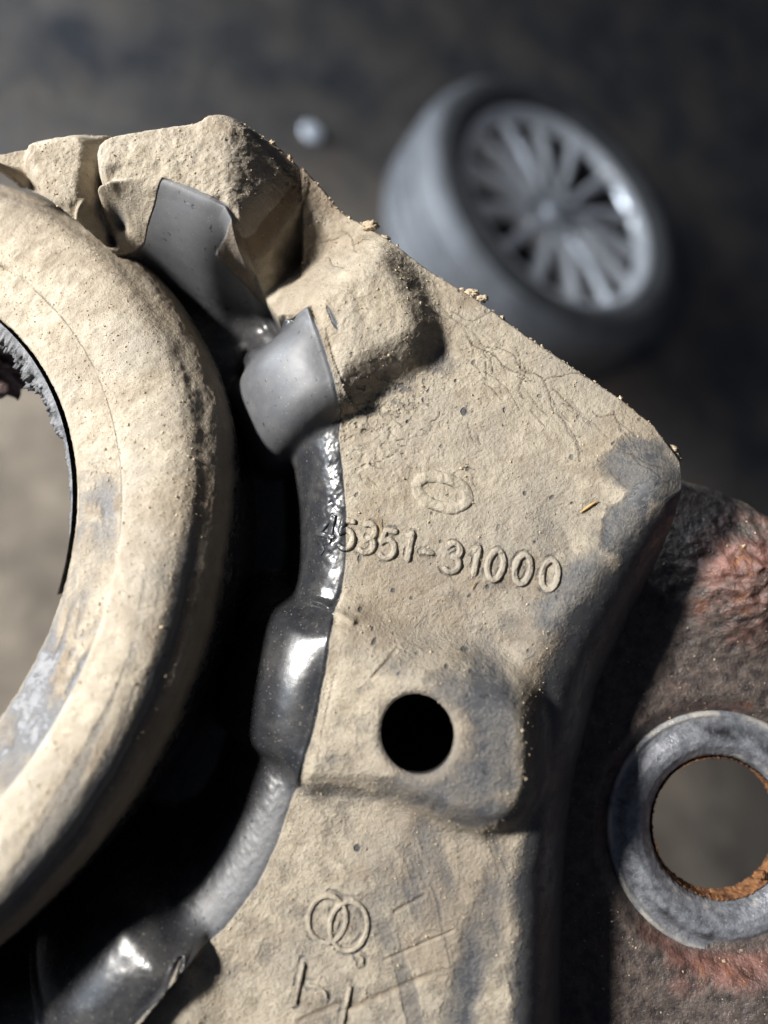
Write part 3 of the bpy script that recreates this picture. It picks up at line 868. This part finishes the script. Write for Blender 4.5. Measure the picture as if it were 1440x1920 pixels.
# perished rubber lip hanging in the bore
k = 26; na = 900
th = np.linspace(-0.16, 1.6, na); uu = np.linspace(0, 1, k)
T2, U2 = np.meshgrid(th, uu)
ax = T2 * 37
rag = 0.55 * fbm(ax, U2 * 6, 0.7, 4, 171) + 0.35 * fbm(ax, U2 * 6, 2.4, 3, 181)
thick = sstep(-0.16, 0.12, T2) * (1.4 + 2.1 * sstep(0.1, 0.7, T2)) + 0.02
R2 = 36.95 - np.sin(U2 * math.pi) ** 0.7 * thick * (0.75 + 0.6 * rag)
Z2 = -1.9 - 7.5 * U2 + 0.4 * rag * np.sin(U2 * math.pi)
X2, Y2, Z2 = ring_xyz(R2 - 0.45, T2, Z2)
lip = mesh_obj('torn_lip', np.stack([X2, Y2, Z2], -1).reshape(-1, 3), grid_faces(k, na), M_CRUMBLE, ring)
tag(lip, 'cracked grey rubber lining the bore')

# flaking metal stub deeper in the bore
def lumpy(name, c, rad, seed, mat, parent, amp=0.35, n=40, freq=0.5):
    ph = np.linspace(0.001, math.pi - 0.001, n); th = np.linspace(0, 2 * math.pi, 2 * n, endpoint=False)
    PH, THh = np.meshgrid(ph, th, indexing='ij')
    dx = np.sin(PH) * np.cos(THh); dy = np.sin(PH) * np.sin(THh); dz = np.cos(PH)
    f = 1 + amp * (fbm(dx * 4 + dz * 2.3, dy * 4 - dz * 1.7, freq, 4, seed) + 0.6 * fbm(dz * 5 + dy, dx * 5 - dy, freq, 3, seed + 9))
    V = np.stack([c[0] + rad[0] * dx * f, c[1] + rad[1] * dy * f, c[2] + rad[2] * dz * f], -1).reshape(-1, 3)
    return mesh_obj(name, V, grid_faces(n, 2 * n, True)[:, ::-1], mat, parent)
c = P(-55, 655, -16, tilt=False)
st = lumpy('flaking_stub', c, (9.0, 5.2, 6.0), 201, M_OLDMETAL, ring, 0.7, 48, 0.9)
tag(st, 'flaking reddish metal inside the bore')

# ------------------------------------------------------------------ rusty steel bracket behind the plate
BX = np.arange(12, 68, 0.2); BY = np.arange(-78, 12, 0.2)
bx, by = np.meshgrid(BX, BY)
WC = P(1350, 1553, -15.5); ws = (D - WC[2]) / F
def bracket_z(x, y):
    z = z0f(y) - 13.6
    wd = np.hypot((x - WC[0]), (y - WC[1]))
    z = z - 1.9 * sstep(250 * ws, 200 * ws, wd)
    hx, hy, _ = P(1430, 1060, -10)
    z = z + 6.0 * np.exp(-(((x - hx) / 11) ** 2 + ((y - hy) / 9) ** 2)) 
    hx, hy, _ = P(1460, 1880, -13)
    z = z + 2.0 * np.exp(-(((x - hx) / 9) ** 2 + ((y - hy) / 8) ** 2))
    return z
bz = bracket_z(bx, by)
hum = np.exp(-(blob(bx, by, 1390, 1070, 110, 130, 0, -12)) ** 2)
bz = bz + 0.16 * fbm(bx, by, 0.6, 5, 211, 0.6) + hum * (1.1 * (1 - np.abs(fbm(bx * 0.8, by * 1.2, 0.30, 3, 221))) + 0.5 * fbm(bx, by, 0.9, 3, 225)) 
TOP = [(1180, 860), (1300, 893), (1345, 905), (1400, 930), (1440, 955), (1520, 1010), (1640, 1120), (1760, 1300), (1800, 2300), (900, 2300), (900, 1000)]
top_mm = np.array([P(x, y, -10)[:2] for x, y in TOP])
bs = sdf(bx, by, top_mm) + 0.35 * fbm(bx, by, 0.6, 4, 231)
bz = bz - 5 * quarter(np.maximum(bs + 2.0, 0), 2.0)
bh = np.hypot(bx - WC[0], by - WC[1])
BHR = 128 * ws
bk = (bs < -0.02) & (bh > BHR + 0.8)
bkf = bk[:-1, :-1] & bk[1:, :-1] & bk[:-1, 1:] & bk[1:, 1:]
bF = grid_faces(*bz.shape).reshape(bz.shape[0] - 1, bz.shape[1] - 1, 4)[bkf]
u, inv = np.unique(bF, return_inverse=True)
red = 0.05 + 0.62 * hum + 0.35 * np.exp(-((bh - 225 * ws) / 1.2) ** 2) + 0.4 * np.exp(-(blob(bx, by, 1330, 1830, 120, 60, 0, -13)) ** 2)
bdust = 0.75 * np.exp(-(np.maximum(-bs, 0) / 0.7) ** 2) * sstep(-0.2, 0.4, fbm(bx, by, 0.8, 3, 241))
BV = np.stack([bx, by, bz], -1).reshape(-1, 3)
br = mesh_obj('steel_bracket', BV[u], inv.reshape(-1, 4), M_STEEL, mount, None, {'red': red.ravel()[u], 'dust': bdust.ravel()[u]})
tag(br, 'pitted rusty steel bracket with blistered red paint')

# pressed boss ring round the bracket's bolt hole
po = 212 * ws
wp = [(BHR + 0.2, -3.4), (BHR + 0.02, -1.4), (BHR + 0.10, -0.3), (BHR + 0.45, 0.35), (BHR + 1.0, 0.8), (BHR + 1.7, 1.35), (BHR + 2.5, 1.55), (BHR + 3.4, 1.4), (po - 1.3, 0.75), (po - 0.7, 0.6), (po - 0.3, 0.8), (po + 0.15, 0.6), (po + 0.5, -0.8)]
wq = resample(np.array(wp), 0.15)
def wn(R, Z, T):
    n = fbm(T * 9, R * 0.9, 0.9, 4, 251); n2 = fbm(T * 9, R, 4.0, 3, 261)
    return R + 0.05 * n2 * (R < BHR + 0.6) * 2 + 0.04 * n, Z + 0.06 * n + 0.03 * n2
V, Fc, R_, Z_, T_ = lathe(wq, 420, wn)
V[:, 0] += WC[0]; V[:, 1] += WC[1]; V[:, 2] += z0f(V[:, 1]) - 15.5
wpale = np.exp(-((R_ - po + 0.15) / 0.45) ** 2) * sstep(-0.5, 0.3, fbm(T_ * 6, R_, 0.8, 3, 311)) + 0.6 * np.exp(-((R_ - BHR - 0.7) / 0.3) ** 2) * sstep(-0.1, 0.4, fbm(T_ * 9, R_, 0.8, 3, 313))
wdark = np.exp(-((R_ - BHR - 3.2) / 1.0) ** 2) * sstep(0.0, 0.45, fbm(T_ * 4, R_ * 0.4, 0.8, 4, 315))
wsh = mesh_obj('hole_boss', V, Fc[:, ::-1], M_WASHER, br, None, {'pale': wpale, 'soot': wdark})
tag(wsh, 'worn bluish grey metal ring around the bracket hole')
wq2 = np.array([(BHR - 0.02, -0.1), (BHR - 0.15, -0.7), (BHR - 0.05, -1.6), (BHR - 0.2, -2.4), (BHR + 0.3, -3.6)])
def wn2(R, Z, T):
    return R - 0.28 * np.abs(fbm(T * 12, Z, 1.2, 4, 271)) - 0.2 * np.abs(fbm(T * 30, Z * 2, 1.5, 2, 281)), Z
V, Fc, *_ = lathe(resample(wq2, 0.25), 420, wn2)
V[:, 0] += WC[0]; V[:, 1] += WC[1]; V[:, 2] += z0f(V[:, 1]) - 15.5
tag(mesh_obj('rust_rim', V, Fc[:, ::-1], M_RUST, br), 'orange rust crust inside the bracket hole')
lumpy('rust_scale', P(1425, 1640, -15.2), (0.8, 0.6, 0.5), 291, M_RUST, br, 0.5, 14, 0.9)

# ------------------------------------------------------------------ loose grains and crumbs
def grains(name, pts, sizes, mat, parent, kind='stuff'):
    base = np.array([(1, 0, 0), (-1, 0, 0), (0, 1, 0), (0, -1, 0), (0, 0, 1), (0, 0, -1)], float)
    fc = np.array([(0, 2, 4), (2, 1, 4), (1, 3, 4), (3, 0, 4), (2, 0, 5), (1, 2, 5), (3, 1, 5), (0, 3, 5)])
    n = len(pts)
    A = rng.normal(size=(n, 3, 3)); Q = np.linalg.qr(A)[0]
    st = rng.uniform(0.55, 1.35, size=(n, 1, 3))
    V = np.einsum('vk,nkj->nvj', base, Q) * st * np.asarray(sizes)[:, None, None]
    V += np.asarray(pts)[:, None, :]
    Fc = (fc[None] + (np.arange(n) * 6)[:, None, None]).reshape(-1, 3)
    o = mesh_obj(name, V.reshape(-1, 3), Fc, mat, parent, smooth=False)
    tag(o, kind=kind)
    return o
ok = keep & on_dust
ii = np.flatnonzero((ok & (dust > 0.4)).ravel())
sel = rng.choice(ii, 5200)
sz = rng.lognormal(-2.75, 0.42, len(sel)).clip(0.03, 0.22)
pp = VALL[sel].copy(); pp[:, 2] += sz * 0.35
grains('dust_grains', pp, sz, M_GRAIN, mount)
w_ = ((R > 38.5) & (R < 51) & (rdust > 0.5) & (np.abs(deg) < 60)).ravel()
sel = rng.choice(np.flatnonzero(w_), 2600)
sz = rng.lognormal(-2.75, 0.45, len(sel)).clip(0.03, 0.22)
pp = np.stack([X, Y, Zw], -1).reshape(-1, 3)[sel]; pp[:, 2] += sz * 0.35
grains('dust_grains', pp, sz, M_GRAIN, ring)
# crumbs along the outer edge
edge = np.flatnonzero(((SE < -0.05) & (SE > -1.1) & (GY > 0.9 * GX - 20) & (GX < 34) & (SD_IN < 0)).ravel())
sel = rng.choice(edge, 700)
sz = rng.lognormal(-2.0, 0.5, len(sel)).clip(0.06, 0.4)
pp = VALL[sel].copy(); pp[:, 2] += sz * 0.3
grains('edge_crumbs', pp, sz, M_GRAIN, mount)
for (px, py, r_, sd) in [(703, 414, 1.0, 301), (728, 438, 0.7, 305), (893, 540, 0.9, 309), (912, 550, 0.7, 313), (1262, 835, 1.1, 325), (1272, 850, 0.9, 327)]:
    lumpy('mud_crumb', P(px - 8, py + 10, -0.9), (r_ * 0.95, r_ * 0.6, r_ * 0.5), sd, M_GRAIN, mount, 0.55, 16, 0.9)
# bits on the bracket
ii = np.flatnonzero(bk.ravel())
sel = rng.choice(ii, 700)
sz = rng.lognormal(-2.5, 0.55, len(sel)).clip(0.04, 0.35)
pp = BV[sel].copy(); pp[:, 2] += sz * 0.3
grains('grit', pp, sz, M_GRAIN, br)
# straw splinters
def splinter(px, py, h, ang, ln, r, parent):
    c = np.array(P(px, py, h)); a = math.radians(ang)
    n = 9; s = np.linspace(-1, 1, n)
    V = []; th = np.linspace(0, 2 * math.pi, 6, endpoint=False)
    for q_ in s:
        rr = r * (1.02 - q_ * q_ * 0.95)
        p = c + np.array([math.cos(a) * ln * q_, math.sin(a) * ln * q_, 0.12 * q_ * q_ + r * 0.6 + 0.12 * ln * q_ * q_ * 0.2])
        for t in th:
            V.append((p[0] - math.sin(a) * rr * math.cos(t), p[1] + math.cos(a) * rr * math.cos(t), p[2] + rr * math.sin(t)))
    mesh_obj('straw_splinter', V, grid_faces(n, 6, True), M_STRAW, parent)
splinter(1103, 950, 0.15, 35, 1.3, 0.16, plate_o)
splinter(712, 985, 0.3, -75, 1.3, 0.06, plate_o)
splinter(889, 1095, 0.2, 60, 0.9, 0.05, plate_o)

# ------------------------------------------------------------------ alloy wheel lying on the floor
def mat_basic(name, colr, rough, metal=0.0):
    return simple(name, tuple(v * 0.8 for v in colr), tuple(min(1, v * 1.15) for v in colr), 25, rough, metal)
M_TYRE = simple('tyre_rubber', (0.095, 0.097, 0.102), (0.165, 0.168, 0.174), 18, 0.5, 0, 0.001, 300)
M_ALLOY = mat_basic('silver_alloy', (0.95, 0.95, 0.96), 0.16, 0.25)
M_BARREL = mat_basic('black_barrel', (0.012, 0.012, 0.012), 0.6, 0.0)  # even near-black behind the spokes
M_CAPM = mat_basic('hub_cap_grey', (0.5, 0.51, 0.53), 0.3, 0.35)

p_face = CAM_M @ (Vector((0.183, 0.349, -1.0)) * 1.62)
WH = 0.215
wheel = empty('car_wheel', Matrix.Translation((p_face.x, p_face.y, 0.0)) @ Matrix.Rotation(0.35, 4, 'Z'))
tag(wheel, 'alloy car wheel with many spokes and black tyre lying flat on the floor', 'wheel')
tp = [(0.226, 0.190), (0.236, 0.204), (0.252, 0.214), (0.275, 0.216), (0.297, 0.209), (0.312, 0.196), (0.321, 0.180), (0.3255, 0.165), (0.3255, 0.150), (0.3185, 0.149), (0.3185, 0.141), (0.3265, 0.140),
      (0.327, 0.112), (0.319, 0.111), (0.319, 0.103), (0.327, 0.102), (0.3265, 0.074), (0.3185, 0.073), (0.3185, 0.065), (0.3255, 0.064), (0.3255, 0.050), (0.321, 0.034), (0.310, 0.016), (0.295, 0.004), (0.27, 0.0), (0.25, 0.004), (0.226, 0.02)]
tp = [(0.226 + (r_ - 0.226) * 0.90, z_) for r_, z_ in tp]
V, Fc, *_ = lathe(tp, 160)
tyre = mesh_obj('tyre', V, Fc, M_TYRE, wheel, scale=1.0)
M_WALL = simple('tyre_sidewall_rubber', (0.05, 0.05, 0.051), (0.10, 0.098, 0.094), 30, 0.55, 0, 0.001, 200)
swp = [(r_ - 0.0006 * (i_ == 0), z_ + 0.0025) for i_, (r_, z_) in enumerate(tp[:5])]
V, Fc, *_ = lathe(swp, 160)
mesh_obj('sidewall', V, Fc, M_WALL, tyre, scale=1.0)
rp = [(0.2275, 0.186), (0.232, 0.197), (0.2305, 0.204), (0.224, 0.205), (0.216, 0.200), (0.210, 0.192), (0.207, 0.182)]
V, Fc, *_ = lathe(rp, 160)
rim = mesh_obj('rim', V, Fc, M_ALLOY, wheel, scale=1.0)
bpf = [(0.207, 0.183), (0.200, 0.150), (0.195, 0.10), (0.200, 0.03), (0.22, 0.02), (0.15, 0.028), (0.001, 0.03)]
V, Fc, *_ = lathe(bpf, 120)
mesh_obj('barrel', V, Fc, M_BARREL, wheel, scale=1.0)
NSP = 14
pr = np.array([(0.046, 0.176, 0.011), (0.075, 0.183, 0.0105), (0.11, 0.188, 0.0110), (0.15, 0.190, 0.0125), (0.185, 0.188, 0.0145), (0.209, 0.190, 0.0175)])
sec = np.array([(-0.8, -0.030), (-0.8, -0.004), (-0.45, 0.003), (0, 0.0045), (0.45, 0.003), (0.8, -0.004), (0.8, -0.030)])
SV = np.array([[(r, h_ * u_, z_ + v_) for (u_, v_) in sec] for (r, z_, h_) in pr]).reshape(-1, 3)
SF = grid_faces(len(pr), len(sec))[:, ::-1]
spoke0 = None
for k in range(NSP):
    if spoke0 is None:
        o = spoke0 = mesh_obj('spoke', SV, SF, M_ALLOY, wheel, scale=1.0)
    else:
        o = spoke0.copy(); col.objects.link(o); o.parent = wheel
    o.rotation_euler = (0, 0, 2 * math.pi * k / NSP)
V, Fc, *_ = lathe([(0.078, 0.14), (0.078, 0.168), (0.072, 0.176), (0.055, 0.180), (0.034, 0.178), (0.032, 0.172), (0.001, 0.171)], 72)
mesh_obj('hub', V, Fc, M_ALLOY, wheel, scale=1.0)
V, Fc, *_ = lathe([(0.031, 0.170), (0.031, 0.186), (0.027, 0.190), (0.014, 0.192), (0.001, 0.1925)], 60)
mesh_obj('centre_cap', V, Fc, M_CAPM, wheel, scale=1.0)
for k in range(5):
    a = 2 * math.pi * k / 5 + 0.3
    V, Fc, *_ = lathe([(0.0115, 0.170), (0.0115, 0.1785), (0.009, 0.181), (0.001, 0.1812)], 6)
    V[:, 0] += 0.055 * math.cos(a); V[:, 1] += 0.055 * math.sin(a)
    mesh_obj('bolt_recess', V, Fc, M_BARREL, wheel, scale=1.0, smooth=False)

# ------------------------------------------------------------------ small pale scrap on the floor
def floor_hit(px, py, h=0.0):
    d = RC @ Vector(((px - 720) / F, (960 - py) / F, -1.0))
    t = (h - CAM_POS.z) / d.z
    return CAM_POS + d * t
p = floor_hit(588, 243, 0.01)
M_PALE = simple('pale_plastic', (0.55, 0.57, 0.6), (0.75, 0.77, 0.8), 60, 0.4)
cap = empty('plastic_cap', Matrix.Translation((p.x, p.y, 0)))
tag(cap, 'small whitish round cap lying on the dark floor', 'cap')
V, Fc, *_ = lathe([(0.0205, 0.0), (0.0215, 0.001), (0.0215, 0.006), (0.0195, 0.0078), (0.014, 0.0082), (0.001, 0.0082)], 40)
mesh_obj('cap_shell', V, Fc, M_PALE, cap, scale=1.0)
V, Fc, *_ = lathe([(0.0222, 0.0), (0.0230, 0.0008), (0.0230, 0.003), (0.0220, 0.0038)], 40)
mesh_obj('cap_rim', V, Fc, M_PALE, cap, scale=1.0)
